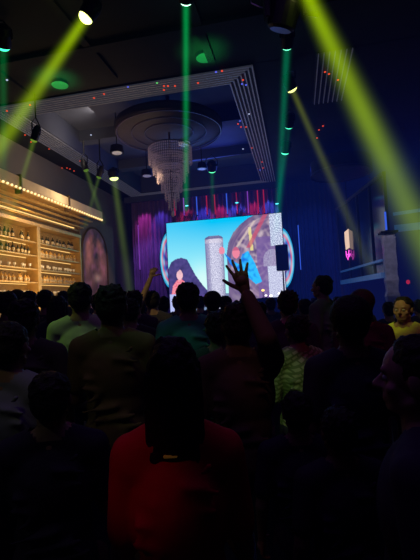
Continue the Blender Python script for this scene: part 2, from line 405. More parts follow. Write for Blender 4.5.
# round LED side panels behind the screen
def round_panel(pxc, yc, rx_px, side, lab):
    c = on(1, pxc, yc, SY+.2); r = 1.0
    root = empty('round_led_panel', (c.x, SY+.22, c.z)); tag(root, lab, 'screen')
    bb = NB(); vs = []; col = []
    nr, na = 20, 72
    for k in range(nr+1):
        for a in range(na):
            t = 2*pi*a/na; q = k/nr
            vs.append((cos(t)*q*.40, -.03, sin(t)*q*1.02)); w = sin(t*9+q*6)*.5+.5
            if q > .93: cc_ = (.02, .45, .85)
            elif q > .80: cc_ = mixc((.25, .75, .95), (.55, .85, .95), w)
            elif q > .70: cc_ = mixc((.85, .10, .25), (.9, .4, .55), w)
            elif q > .55: cc_ = mixc((.03, .14, .65), (.35, .6, .9), w)
            else: cc_ = mixc((.03, .05, .35), (.3, .1, .4), w)
            col.append(cc_)
    f = []
    for k in range(nr):
        for a in range(na): f.append((k*na+a, k*na+(a+1) % na, (k+1)*na+(a+1) % na, (k+1)*na+a))
    me = bpy.data.meshes.new('lit_face'); me.from_pydata(vs, [], f); ca = me.color_attributes.new('Col', 'FLOAT_COLOR', 'POINT')
    for i, c_ in enumerate(col): ca.data[i].color = (*c_, 1)
    link('lit_face', me, vcol('round_panel_glow', .75), root)
    bb = NB(); loft(bb, [[(cos(t)*.43, yy, sin(t)*1.06) for t in [2*pi*a/48 for a in range(48)]] for yy in (-.02, .08)]); obj('panel_rim', bb, M['black'], root)
    bb = NB(); box(bb, -.05, 0, .85-c.z, .05, .06, -.9); obj('panel_stand', bb, M['black'], root)
round_panel(171, 260, 10, -1, 'oval colour ringed light panel at the left edge of the screen')
round_panel(282, 258, 10, 1, 'oval pink and blue ringed light panel behind the hanging speaker')

# light tubes hung on the curtain
def vtube(px, ya_, yb_, Y, m, lab, r=.018, parent=None):
    a = on(1, px, ya_, Y); c = on(1, px, yb_, Y)
    root = empty('light_tube', (a.x, Y, c.z)); tag(root, lab, 'light tube')
    h = a.z-c.z
    bb = NB(); lathe(bb, [(0, r), (h, r)], n=8); obj('lit_tube', bb, M[m], root)
    for z in (-.03, h): bb = NB(); lathe(bb, [(z, r*1.4), (z+.03, r*1.4)], n=8); obj('end_cap', bb, M['black'], root)
    bb = NB(); tube(bb, [(0, 0, h+.03), (0, 0, H-c.z)], .005, 6); obj('wire', bb, M['black'], root)
for px, m, lab in [(174, 'redtube', 'red light tube hanging above the left end of the screen'), (183, 'purptube', 'violet light tube second from the left above the screen'), (196, 'bluetube', 'blue light tube above the left half of the screen'),
                   (206, 'redtube', 'red light tube above the screen, over the left side of the pillar picture'), (214, 'redtube', 'red light tube above the top of the pillar picture'), (226, 'bluetube', 'blue light tube above the middle of the screen'),
                   (236, 'redtube', 'red light tube just right of the middle above the screen'), (247, 'purptube', 'violet light tube above the rock arch picture'), (257, 'redtube', 'red light tube near the right end above the screen'), (263, 'redtube', 'rightmost red light tube above the screen')]:
    vtube(px, 191-(px-174)*.06, 216-(px-174)*.03, 14.38, m, lab)
for px, m, lab in [(138, 'purptube', 'violet light tube on the curtain far left of the stage'), (298, 'bluetube', 'tall blue light tube on the dark drape right of the screen')]:
    vtube(px, 225, 270, 14.3, m, lab, .014)
for px, py, lab in [(187, 206, 'small cyan lamp on the curtain above the left part of the screen'), (237, 203, 'small cyan lamp on the curtain above the middle of the screen'), (277, 204, 'small cyan lamp on the curtain above the right end of the screen'), (195, 190, 'small cyan lamp at the top edge of the curtain')]:
    p = on(1, px, py, 14.2); root = empty('cyan_lamp', p); tag(root, lab, 'lamp')
    bb = NB(); box(bb, -.10, -.03, -.03, .10, .05, .03, .01); obj('housing', bb, M['black'], root)
    bb = NB(); ell(bb, (0, -.035, 0), (.06, .02, .022)); obj('lens', bb, M['cyan'], root)
    bb = NB(); tube(bb, [(0, .02, .03), (0, .06, 5.5-p.z)], .008, 6); obj('hanging_rod', bb, M['black'], root)

# loudspeaker on a stand
def stage_speaker(px0, px1, y0, y1, Y, lab, zfloor):
    a = on(1, px0, y0, Y); c = on(1, px1, y1, Y); w = c.x-a.x; h = a.z-c.z
    root = empty('loudspeaker', ((a.x+c.x)/2, Y, c.z)); tag(root, lab, 'speaker')
    bb = NB(); box(bb, -w/2, 0, 0, w/2, .35, h, .02); obj('cabinet', bb, M['black'], root)
    bb = NB(); box(bb, -w/2+.02, -.012, .02, w/2-.02, .0, h-.02, .004); obj('grille', bb, M['grille'], root)
    st = empty('speaker_stand', ((a.x+c.x)/2, Y+.15, zfloor)); tag(st, 'black tripod stand carrying the loudspeaker right of the screen', 'stand')
    bb = NB(); lathe(bb, [(.1, .03), (c.z-zfloor-.004, .022)], n=10); obj('pole', bb, M['black'], st)
    bb = NB(); lathe(bb, [(.62, .045), (.70, .045)], n=10); obj('collar', bb, M['black'], st)
    for k in range(3):
        t = 2*pi*k/3+.5; bb = NB(); tube(bb, [(0, 0, .55), (cos(t)*.22, sin(t)*.22, .015)], .014, 6); obj('leg', bb, M['black'], st)
stage_speaker(275, 289, 245, 270, 13.3, 'black box loudspeaker on a tall stand at the right end of the screen', .85)

# DJ booth with lamps
p = on(1, 268, 296, 12.95)
dj = empty('dj_booth', (p.x-.1, 12.95, .85)); tag(dj, 'dj table with bright lamps at the foot of the screen', 'table')
b = NB(); box(b, -.55, -.24, .80, .55, .20, .85, .01); obj('tabletop', b, M['black'], dj)
b = NB(); box(b, -.5, -.22, 0, .5, -.18, .80, .01); obj('front_panel', b, M['black'], dj)
for sx in (-1, 1): b = NB(); box(b, sx*.5-.02, -.18, 0, sx*.5+.02, .18, .80); obj('side_panel', b, M['black'], dj)
for px, py, m, r, lab in [(263, 291, 'amber', .035, 'round amber lamp on the dj table'), (271, 297, 'white', .035, 'bright white lamp in the middle of the dj table'), (266, 296, 'white', .025, 'small white lamp beside the amber lamp on the dj table'), (279, 294, 'white', .025, 'white lamp at the right end of the dj table')]:
    q = on(1, px, py, 12.95); root = empty('table_lamp', (q.x, 12.95, 1.701)); tag(root, lab, 'lamp')
    hh = max(.03, q.z-1.70)
    bb = NB(); lathe(bb, [(0, .05), (.012, .05), (.014, .01), (hh, .01)], n=10); obj('base', bb, M['black'], root)
    bb = NB(); ell(bb, (0, 0, hh+r*.6), (r*1.4, r, r)); obj('bulb', bb, M[m], root)

# ------------------------------------------------------------------ right side: mezzanine, column, neon
def rail(name, a, c, w, h, m, lab, cat='rail'):
    a = Vector(a); c = Vector(c); d = (c-a); n = Vector((-d.y, d.x, 0)).normalized()*w/2; up = Vector((0, 0, h/2))
    bb = NB(); loft(bb, [[q-n-up, q+n-up, q+n+up, q-n+up] for q in (a, c)]); o = obj(name, bb, m); tag(o, lab, cat); return o
colp = on(1, 390, 262, 9.7)
root = empty('silver_column', (colp.x, 9.7, 0)); tag(root, 'silver wrapped square column carrying the blue rail on the right', 'column')
b = NB(); ct = on(1, 386, 234, 9.7).z
for k in range(30):
    pass
n = 26; rings = []
for k in range(n+1):
    z = ct*k/n; w = .118+.010*sin(k*1.9)+.008*sin(k*4.1)
    rings.append([(sx*w, sy*w, z) for sx, sy in ((-1, -1), (1, -1), (1, 1), (-1, 1))])
loft(b, rings); obj('shaft', b, M['truss'], root)
b = NB(); box(b, -.18, -.18, ct, .18, .18, ct+.05, .01); obj('capital', b, M['black'], root)
b = NB(); box(b, -.18, -.18, 0, .18, .18, .08, .01); obj('base', b, M['black'], root)
zl = on(1, 387, 262, 9.7).z
farp = on(1, 341, 272, 13.6)
rail('lower_rail', (farp.x, 13.6, zl+.05), (colp.x-.15, 9.75, zl+.05), .05, .05, M['bluebeam'], 'upper thin blue lit rail between the dark post and the silver column')
rail('lower_rail', (farp.x, 13.6, zl-.28), (colp.x-.15, 9.75, zl-.28), .08, .12, M['bluebeam'], 'lower wide blue lit beam between the dark post and the silver column')
for dz, py, w_, h_, nm, lab in ((.10, 225, .12, .14, 'upper_beam', 'wide blue lit beam running from the column head to the right edge'), (.42, 209, .08, .06, 'upper_beam', 'thin blue lit beam above the wide beam at the right edge')):
    e_ = on(2, 428, py, ct+dz); rail(nm, (colp.x+.14, 9.7, ct+dz), (min(e_.x, X1-.1), max(e_.y, 7.5), ct+dz), w_, h_, M['bluebeam'], lab, 'beam')
tp = on(1, 386, 222, 9.6)
root = empty('light_tube', (tp.x, 9.62, ct+.052)); tag(root, 'short upright blue light tube on top of the silver column', 'light tube')
b = NB(); lathe(b, [(0.02, .02), (.42, .02)], n=8); obj('lit_tube', b, M['bluetube'], root)
b = NB(); lathe(b, [(0, .03), (.02, .03)], n=8); obj('end_cap', b, M['black'], root)
# dark glazed pavilion
b = NB()
fx = farp.x
gz = 4.3
root = empty('glazed_partition', (fx, 13.6, 0)); tag(root, 'dark glazed partition with posts behind the neon sign', 'partition')
def loc(o): return o
dx = colp.x+.05-fx; dy = 9.9-13.6
b = NB(); loft(b, [[(0+dx*t, dy*t, zl-.2), (.02+dx*t, dy*t, zl-.2), (.02+dx*t, dy*t, gz), (dx*t, dy*t, gz)] for t in (0, 1)]); obj('glass_pane', b, M['darkglass'], root)
for t in (0, .25, .5, .75, 1):
    b = NB(); box(b, dx*t-.03, dy*t-.03, 0 if t in (0, 1) else zl-.2, dx*t+.03, dy*t+.03, gz+.05); obj('post', b, M['recess'], root)
b = NB(); loft(b, [[(-.04+dx*t, dy*t, gz), (.04+dx*t, dy*t, gz), (.04+dx*t, dy*t, gz+.08), (-.04+dx*t, dy*t, gz+.08)] for t in (0, 1)]); obj('top_rail', b, M['recess'], root)
# neon sign: peach panel with pink script below, hung facing the room
def onsign(px, py): return on(1, px, py, 12.6)
sg = onsign(350, 245); root = empty('neon_sign', sg); tag(root, 'peach light panel with pink neon script below it', 'neon sign')
pp = [onsign(*q) - sg for q in [(344.5, 232), (350, 227.5), (353, 228), (353.5, 236), (352, 242), (350.5, 247), (346, 250), (345, 241)]]
b = NB(); loft(b, [[(q.x, yy, q.z) for q in pp] for yy in (0, .04)]); obj('peach_panel', b, M['peach'], root)
strokes = [[(346, 251), (346.5, 256), (348, 260), (348.5, 254), (349, 250)], [(349, 257), (351, 252), (352, 250), (351.5, 256), (351, 261), (353, 256)], [(353, 250), (353.5, 257), (354.5, 264)], [(354.5, 257), (356.5, 250), (358.5, 253), (357.5, 258), (359, 261)], [(346, 255), (350, 254), (355, 254)]]
for i, s_ in enumerate(strokes):
    q = [onsign(*k)-sg for k in s_]; b = NB(); tube(b, q, .014, 6); obj('neon_stroke', b, M['pink'], root)
b = NB(); tube(b, [(0, .05, 5.6-sg.z), (0, .05, .45)], .012, 6); tube(b, [(0, .05, .5), (0, .05, -.5)], .012, 6); obj('hanger', b, M['black'], root)
q = on(0, 408, 282, 3.45); root = empty('exit_lamp', q); tag(root, 'small red lamp glowing on the right wall', 'lamp')
b = NB(); ell(b, (0, 0, 0), (.05, .12, .07)); obj('lens', b, glow('red_lamp', (1, .03, .06), .35), root); b = NB(); box(b, .04, -.12, -.09, .15, .12, .09, .01); obj('housing', b, M['black'], root)
# round canopy, faint arc on the ceiling right
q = on(2, 341, 172, 5.0); b = NB()
root = empty('ceiling_drum', (q.x, q.y, 4.95)); tag(root, 'dark round drum hanging from the ceiling on the right', 'ceiling drum')
b = NB(); lathe(b, [(0, .55), (0, .8), (.35, .8), (.35, .55)], n=40); obj('drum_shell', b, M['chanplate'], root)
b = NB(); lathe(b, [(-.02, .81), (.03, .81), (.03, .77), (-.02, .77)], n=40, cap=False); obj('rim', b, M['chanrim'], root)
b = NB(); tube(b, [(0, 0, .3), (0, 0, H-4.95)], .03, 8); obj('drop_rod', b, M['black'], root)

# ------------------------------------------------------------------ chandelier
ch = empty('crystal_chandelier', (-2.5, 8.55, 0)); tag(ch, 'huge round crystal chandelier with tapering tiers hanging from the ceiling recess', 'chandelier')
zc = 5.35
b = NB(); lathe(b, [(zc, .02), (zc, 1.10), (zc+.05, 1.15), (zc+.16, 1.15), (zc+.18, 1.05), (zc+.18, .02)], n=56); obj('ceiling_plate', b, M['chanplate'], ch, True)
for r in (1.12, .80, .52): 
    b = NB(); tube(b, [(cos(t)*r, sin(t)*r, zc-.02) for t in [2*pi*k/56 for k in range(57)]], .016 if r > 1 else .010, 6); obj('metal_ring', b, M['chanrim'], ch)
b = NB(); tube(b, [(0, 0, zc+.18), (0, 0, HR)], .04, 8); obj('stem', b, M['chanrim'], ch)
q = on(2, 184, 143, zc)-Vector((-2.5, 8.55, 0)); b = NB(); lathe(b, [(zc-.05, .10), (zc-.03, .14), (zc, .14)], (q.x, q.y, 0), n=24); obj('disc_light', b, mat('dull_disc', (.5, .5, .55), .3, 0, (.25, .27, .42), .3), ch)  # unlit disc made pale by a faint emission
tiers = [(.46, 5.02, 4.70), (.38, 4.84, 4.50), (.30, 4.62, 4.30), (.22, 4.42, 4.10), (.15, 4.22, 3.92), (.08, 4.02, 3.70)]
for ti, (r, z1, z0) in enumerate(tiers):
    b = NB(); n = max(8, int(2*pi*r/.045))
    for k in range(n):
        t = 2*pi*k/n; x, y = cos(t)*r, sin(t)*r; L = (z1-z0)*(1+.12*sin(k*2.3)); z = z1; j = 0
        while z > z1-L:
            s = .016; zz = z-.03
            pts = [(x, y, zz+.026), (x+s, y, zz), (x, y+s, zz), (x-s, y, zz), (x, y-s, zz), (x, y, zz-.026)]
            vs = [b.verts.new(p_) for p_ in pts]
            for a_, c_ in ((1, 2), (2, 3), (3, 4), (4, 1)): b.faces.new((vs[0], vs[a_], vs[c_])); b.faces.new((vs[5], vs[c_], vs[a_]))
            z -= .052
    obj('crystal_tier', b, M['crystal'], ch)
    b = NB(); tube(b, [(cos(t)*r, sin(t)*r, z1) for t in [2*pi*k/32 for k in range(33)]], .011, 6); obj('tier_ring', b, M['chanrim'], ch)
b = NB(); tube(b, [(0, 0, zc), (0, 0, 3.7)], .02, 8); obj('core_rod', b, M['chanrim'], ch)
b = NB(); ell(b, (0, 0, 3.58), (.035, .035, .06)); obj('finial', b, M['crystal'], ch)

# ------------------------------------------------------------------ lamps with glowing volume cones standing in for lit haze
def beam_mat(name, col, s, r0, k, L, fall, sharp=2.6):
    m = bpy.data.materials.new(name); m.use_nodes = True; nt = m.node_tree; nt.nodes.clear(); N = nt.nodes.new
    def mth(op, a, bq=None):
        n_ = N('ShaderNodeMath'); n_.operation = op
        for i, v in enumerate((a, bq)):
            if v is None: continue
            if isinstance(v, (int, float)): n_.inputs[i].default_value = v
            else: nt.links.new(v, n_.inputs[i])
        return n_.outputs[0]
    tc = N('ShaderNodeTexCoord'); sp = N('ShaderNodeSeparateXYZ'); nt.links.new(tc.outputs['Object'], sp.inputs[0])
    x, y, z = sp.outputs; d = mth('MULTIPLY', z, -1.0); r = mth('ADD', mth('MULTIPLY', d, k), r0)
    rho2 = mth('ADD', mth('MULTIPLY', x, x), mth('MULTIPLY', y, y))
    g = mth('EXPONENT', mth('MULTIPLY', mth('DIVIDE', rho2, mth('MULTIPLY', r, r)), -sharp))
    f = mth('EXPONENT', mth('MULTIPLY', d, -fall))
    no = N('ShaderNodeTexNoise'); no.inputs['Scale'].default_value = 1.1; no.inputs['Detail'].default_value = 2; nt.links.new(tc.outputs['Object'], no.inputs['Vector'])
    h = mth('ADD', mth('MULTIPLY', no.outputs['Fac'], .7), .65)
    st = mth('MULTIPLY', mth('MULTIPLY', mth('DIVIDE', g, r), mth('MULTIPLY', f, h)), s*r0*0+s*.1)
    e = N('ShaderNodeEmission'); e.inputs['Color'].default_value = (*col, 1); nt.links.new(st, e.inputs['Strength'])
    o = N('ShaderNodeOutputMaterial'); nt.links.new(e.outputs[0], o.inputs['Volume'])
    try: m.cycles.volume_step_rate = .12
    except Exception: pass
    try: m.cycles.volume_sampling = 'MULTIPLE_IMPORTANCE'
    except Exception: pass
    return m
def lamp(name, src, tgt, col, lenscol, ls, r0, k, L, s, fall, lab, lr=.08, light=0.0, body=True, spot=None, up_to=None, dome=.62):
    src = Vector(src); tgt = Vector(tgt); d = (tgt-src).normalized()
    root = empty(name, src); tag(root, lab, 'spotlight')
    q = d.to_track_quat('-Z', 'Y'); root.rotation_mode = 'QUATERNION'; root.rotation_quaternion = q
    bb = NB(); lathe(bb, [(-.002, lr*1.15), (.05, lr*1.2), (.16, lr*1.25), (.24, lr*.95), (.27, lr*.5)], (0, 0, 0), (0, 0, 1), 20); obj('housing', bb, M['black'], root, False)
    bb = NB(); ell(bb, (0, 0, -.004), (lr, lr, lr*dome)); obj('lens', bb, glow('lens_glow', lenscol, ls), root)
    up = q.inverted() @ Vector((0, 0, 1)); sd = q.inverted() @ Vector((1, 0, 0)); sd = (sd-Vector((0, 0, 1))*sd.z).normalized(); c = Vector((0, 0, .12)); top = (up_to or H)-src.z-.12*(q @ Vector((0, 0, 1))).z
    hh = max(.05, min(top, .30))
    bb = NB(); tube(bb, [c+sd*lr*1.35, c+sd*lr*1.35+up*hh*.6, c+up*hh, c-sd*lr*1.35+up*hh*.6, c-sd*lr*1.35], .012, 6); obj('yoke', bb, M['black'], root)
    if top > hh: bb = NB(); tube(bb, [c+up*hh*.95, c+up*top], .014, 6); obj('drop_rod', bb, M['black'], root)
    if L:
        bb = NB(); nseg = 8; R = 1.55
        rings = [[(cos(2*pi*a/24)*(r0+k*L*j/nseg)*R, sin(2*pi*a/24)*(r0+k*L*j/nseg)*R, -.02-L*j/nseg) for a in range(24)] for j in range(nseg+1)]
        loft(bb, rings); o = obj('light_beam', bb, beam_mat('emissive_beam', col, s, r0, k, L, fall), root); o.visible_shadow = True
    if light:
        ld = bpy.data.lights.new('spot', 'SPOT'); ld.energy = light; ld.color = spot or col; ld.spot_size = radians(16); ld.spot_blend = .6; ld.shadow_soft_size = .05
        lo = bpy.data.objects.new('lamp_light', ld); C.objects.link(lo); lo.parent = root; lo.location = (0, 0, -.05)
    return root
YG = (.50, .80, .0); G = (.0, .80, .16); TG = (.0, .72, .30)
Lc = on(2, 86, 17, 5.3)
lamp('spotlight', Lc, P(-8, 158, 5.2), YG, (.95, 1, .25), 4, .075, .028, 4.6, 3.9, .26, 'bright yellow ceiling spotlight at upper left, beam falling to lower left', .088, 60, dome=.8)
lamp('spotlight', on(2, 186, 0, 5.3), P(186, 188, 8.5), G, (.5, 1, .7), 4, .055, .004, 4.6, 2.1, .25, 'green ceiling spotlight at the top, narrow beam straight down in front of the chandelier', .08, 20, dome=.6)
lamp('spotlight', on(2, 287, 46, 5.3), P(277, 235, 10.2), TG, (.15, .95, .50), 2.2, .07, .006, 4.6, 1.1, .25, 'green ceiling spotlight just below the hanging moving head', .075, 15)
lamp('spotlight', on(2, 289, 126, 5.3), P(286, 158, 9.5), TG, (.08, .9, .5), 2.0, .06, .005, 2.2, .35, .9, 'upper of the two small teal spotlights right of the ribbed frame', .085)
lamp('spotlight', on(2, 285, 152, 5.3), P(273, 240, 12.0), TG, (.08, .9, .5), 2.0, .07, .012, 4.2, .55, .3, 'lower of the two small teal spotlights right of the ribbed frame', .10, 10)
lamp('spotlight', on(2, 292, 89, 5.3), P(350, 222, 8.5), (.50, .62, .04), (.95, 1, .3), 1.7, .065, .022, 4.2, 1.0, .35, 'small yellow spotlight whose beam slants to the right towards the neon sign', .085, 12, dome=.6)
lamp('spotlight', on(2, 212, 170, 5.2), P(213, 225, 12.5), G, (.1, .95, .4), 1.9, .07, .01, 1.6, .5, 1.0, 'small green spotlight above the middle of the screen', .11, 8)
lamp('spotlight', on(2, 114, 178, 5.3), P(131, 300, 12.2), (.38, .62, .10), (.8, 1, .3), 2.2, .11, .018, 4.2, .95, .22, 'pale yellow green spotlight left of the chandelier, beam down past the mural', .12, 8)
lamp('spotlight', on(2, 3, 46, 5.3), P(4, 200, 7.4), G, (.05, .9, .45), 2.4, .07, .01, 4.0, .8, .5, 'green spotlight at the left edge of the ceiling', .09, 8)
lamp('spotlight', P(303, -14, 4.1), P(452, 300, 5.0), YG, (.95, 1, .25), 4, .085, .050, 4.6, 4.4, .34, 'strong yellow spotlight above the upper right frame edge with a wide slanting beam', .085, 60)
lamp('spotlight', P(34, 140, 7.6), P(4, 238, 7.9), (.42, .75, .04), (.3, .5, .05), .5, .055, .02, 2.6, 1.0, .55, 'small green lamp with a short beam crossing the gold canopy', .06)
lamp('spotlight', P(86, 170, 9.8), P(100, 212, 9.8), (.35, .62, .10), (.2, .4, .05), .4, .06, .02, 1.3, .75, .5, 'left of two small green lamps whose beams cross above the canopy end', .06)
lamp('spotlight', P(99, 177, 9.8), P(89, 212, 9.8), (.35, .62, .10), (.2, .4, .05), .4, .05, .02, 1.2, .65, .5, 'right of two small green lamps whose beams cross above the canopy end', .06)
# unlit round downlights; lens emission stands in for light on the glass
def downlight(px, py, z, lab, r=.16, col=(.25, .27, .42)):
    q = on(2, px, py, z); root = empty('downlight', q); tag(root, lab, 'downlight')
    bb = NB(); lathe(bb, [(0, r*.75), (0, r), (.16, r*.9), (.16, r*.2)], n=24); obj('housing', bb, M['black'], root)
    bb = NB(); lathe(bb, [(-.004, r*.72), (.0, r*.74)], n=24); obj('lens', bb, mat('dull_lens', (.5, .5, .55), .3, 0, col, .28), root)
    bb = NB(); tube(bb, [(0, 0, .15), (0, 0, (HR if FX0 < q.x < FX1 and q.y > FY0 else H)-z)], .012, 6); obj('drop_rod', bb, M['black'], root)
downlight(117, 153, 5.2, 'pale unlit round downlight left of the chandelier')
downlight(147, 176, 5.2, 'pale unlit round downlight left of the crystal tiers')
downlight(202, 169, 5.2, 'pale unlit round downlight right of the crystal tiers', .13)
# moving head fixture, top
q = P(285, 1, 4.4)
root = empty('moving_head_light', q, radians(12)); root.scale = (1.25, 1.25, 1.25); tag(root, 'black moving head fixture hanging at the top, seen in silhouette', 'stage light')
b = NB(); box(b, -.17, -.14, .10, .17, .14, .26, .02); obj('base', b, M['black'], root)
for sx in (-1, 1): b = NB(); box(b, sx*.16-.022, -.05, -.16, sx*.16+.022, .05, .12, .012); obj('yoke_arm', b, M['black'], root)
b = NB(); lathe(b, [(-.17, .09), (-.15, .12), (.02, .13), (.10, .10), (.14, .05)], (0, 0, -.06), (.25, -.35, .9), 20); obj('head', b, M['black'], root)
b = NB(); tube(b, [(.16, 0, -.12), (.25, 0, -.13)], .02, 8); ell(b, (.26, 0, -.13), (.025, .03, .025)); obj('lock_knob', b, M['black'], root)
b = NB(); box(b, -.03, -.03, .26, .03, .03, (H-.062-q.z)/1.25); obj('clamp', b, M['black'], root)
gb = mat('green_lit_metal', (.05, .16, .10), .6, .2, (.02, .35, .12), .07)  # green light painted in as base colour and emission
q = P(272, 17, 4.8); root = empty('mounting_bracket', q, radians(12)); tag(root, 'green lit metal bracket with a ring beside the moving head fixture', 'bracket')
b = NB(); tube(b, [(-.07, 0, .09), (-.05, 0, -.07), (0, 0, -.14), (.05, 0, -.07), (.07, 0, .09), (-.07, 0, .09)], .013, 6); tube(b, [(cos(t)*.04, 0, sin(t)*.04-.03) for t in [2*pi*k/16 for k in range(17)]], .012, 6); obj('frame_bar', b, gb, root)
b = NB(); tube(b, [(0, 0, .09), (0, 0, H-q.z)], .012, 6); obj('drop_rod', b, M['black'], root)
a, c = P(251, 3, 4.8), P(268, 9, 4.8); b = NB(); tube(b, [a, (a+c)/2+Vector((0, 0, -.01)), c], .008, 6); tube(b, [a, (a.x, a.y, H)], .006, 6)
tag(obj('cable', b, M['steel']), 'thin pale cable running to the green lit bracket', 'cable')
# round louvred ceiling fixtures, green light put into their colour and emission
for px, py, lab in [(60, 87, 'green glowing ceiling vent at upper left near the yellow beam'), (205, 60, 'green glowing ceiling vent above the ribbed frame')]:
    q = on(2, px, py, H-.08); root = empty('ceiling_vent', q, .3); tag(root, lab, 'vent')
    b = NB(); lathe(b, [(.03, .11), (.03, .14), (.08, .14), (.08, .11)], n=28); obj('rim', b, gb, root)
    b = NB()
    for k in range(5): box(b, -.10, -.10+k*.045, .04, .10, -.085+k*.045, .055)
    obj('louvre', b, gb, root)
    ld = bpy.data.lights.new('green_point', 'SPOT'); ld.energy = 26; ld.color = (.05, 1, .2); ld.spot_size = radians(75); ld.spot_blend = 1; ld.shadow_soft_size = .1
    lo = bpy.data.objects.new('unseen_green_spot', ld); C.objects.link(lo); lo.location = (q.x, q.y-.1, q.z-.55); lo.rotation_euler = (radians(180), 0, 0)  # unseen spot added to pool green light on the ceiling
# ------------------------------------------------------------------ people
def remesh(fn, voxel, sm=2):
    bb = NB(); fn(bb); me = bpy.data.meshes.new('tmp'); bb.normal_update(); bmesh.ops.recalc_face_normals(bb, faces=bb.faces); bb.to_mesh(me); bb.free()
    o = bpy.data.objects.new('tmp', me); C.objects.link(o)
    r = o.modifiers.new('r', 'REMESH'); r.mode = 'VOXEL'; r.voxel_size = voxel; r.use_smooth_shade = True
    if sm: s = o.modifiers.new('s', 'SMOOTH'); s.factor = .5; s.iterations = sm
    dg = bpy.context.evaluated_depsgraph_get(); out = bpy.data.meshes.new_from_object(o.evaluated_get(dg))
    bpy.data.objects.remove(o); return out
def join_meshes(ms, name):
    bb = NB()
    for m_ in ms: bb.from_mesh(m_)
    me = bpy.data.meshes.new(name); bb.to_mesh(me); bb.free()
    for p in me.polygons: p.use_smooth = True
    return me
V = Vector
def headfn(bm):
    ell(bm, (0, -.002, 1.665), (.077, .096, .090)); ell(bm, (0, .028, 1.600), (.060, .066, .072)); ell(bm, (0, .070, 1.560), (.028, .022, .020))
    capsule(bm, (0, .092, 1.650), (0, .113, 1.618), .008, .014, 10); ell(bm, (0, .104, 1.612), (.017, .012, .009))
    capsule(bm, (-.034, .082, 1.667), (.034, .082, 1.667), .012, .012); capsule(bm, (-.018, .091, 1.587), (.018, .091, 1.587), .006, .006); capsule(bm, (-.016, .089, 1.577), (.016, .089, 1.577), .007, .007)
    for s in (-1, 1):
        ell(bm, (s*.080, -.004, 1.635), (.010, .020, .032)); ell(bm, (s*.046, .062, 1.615), (.020, .020, .020)); capsule(bm, (s*.055, .01, 1.58), (s*.022, .068, 1.557), .018, .014)
    capsule(bm, (0, -.014, 1.43), (0, -.004, 1.60), .064, .060)
def hand_mesh(Wp, D, N, S, curl=.35, spread=.12, sc_=1.0, thumb=.8):
    D = D.normalized(); N = (N-D*N.dot(D)).normalized(); S = (S-D*S.dot(D)-N*S.dot(N)).normalized()
    def fn(bm):
        for o_, kn in ((.030, .088), (.010, .094), (-.011, .090), (-.030, .080)):
            capsule(bm, Wp+S*o_*.45*sc_+D*.006, Wp+(D*kn+S*o_)*sc_, .0155*sc_, .0125*sc_, 8)
        ell(bm, Wp+(D*.05)*sc_, (.030*sc_, .030*sc_, .030*sc_))
        for i, (o_, kn, L) in enumerate(((.030, .088, .072), (.010, .094, .080), (-.011, .090, .075), (-.030, .080, .059))):
            p = Wp+(D*kn+S*o_)*sc_; a = (1.5-i)*spread; c_ = curl*(1+.18*i); ang = c_*.5
            d0 = (D*cos(a)+S*sin(a)).normalized()
            for j, fr in enumerate((.45, .31, .24)):
                dd = d0*cos(ang)+N*sin(ang); q = p+dd*L*fr*sc_; capsule(bm, p, q, (.0095-.0009*j)*sc_, (.0088-.0009*j)*sc_, 8); p = q; ang += c_*(1.1 if j == 0 else .8)
        p = Wp+(D*.022+S*.026)*sc_; d0 = (D*.65+S*thumb+N*.25*(1+curl)).normalized()
        for j, L in enumerate((.042, .034, .027)):
            q = p+d0*L*sc_; capsule(bm, p, q, (.013-.0015*j)*sc_, (.0115-.0015*j)*sc_, 8); p = q; d0 = (d0+N*.25*curl*2+D*.12).normalized()
        capsule(bm, Wp-D*.03, Wp+D*.02, .025*sc_, .024*sc_, 10)
    return remesh(fn, .0042, 1)
DOWN = {s: (V((s*.235, -.03, 1.135)), V((s*.245, .06, .90))) for s in (-1, 1)}
FRONT = {s: (V((s*.225, .02, 1.14)), V((s*.13, .25, 1.16))) for s in (-1, 1)}
def arms_of(pose):
    a = dict(DOWN)
    if pose == 'front': a = dict(FRONT)
    elif pose == 'mixed': a = {-1: DOWN[-1], 1: FRONT[1]}
    elif isinstance(pose, dict): a.update(pose['arms'])
    return a
def sh(s, up=0): return V((s*.178, -.005, 1.425+up*.03))
def torso(bm, g=0.0):
    ell(bm, (0, 0, .96), (.165+g, .120+g, .13+g)); ell(bm, (0, .005, 1.10), (.145+g, .105+g, .15+g)); ell(bm, (0, 0, 1.28), (.172+g, .118+g, .19+g))
    capsule(bm, (-.145, -.005, 1.415), (.145, -.005, 1.415), .062+g, .062+g)
    for s in (-1, 1): capsule(bm, (s*.025, -.018, 1.485), (s*.14, -.01, 1.435), .052+g, .055+g)
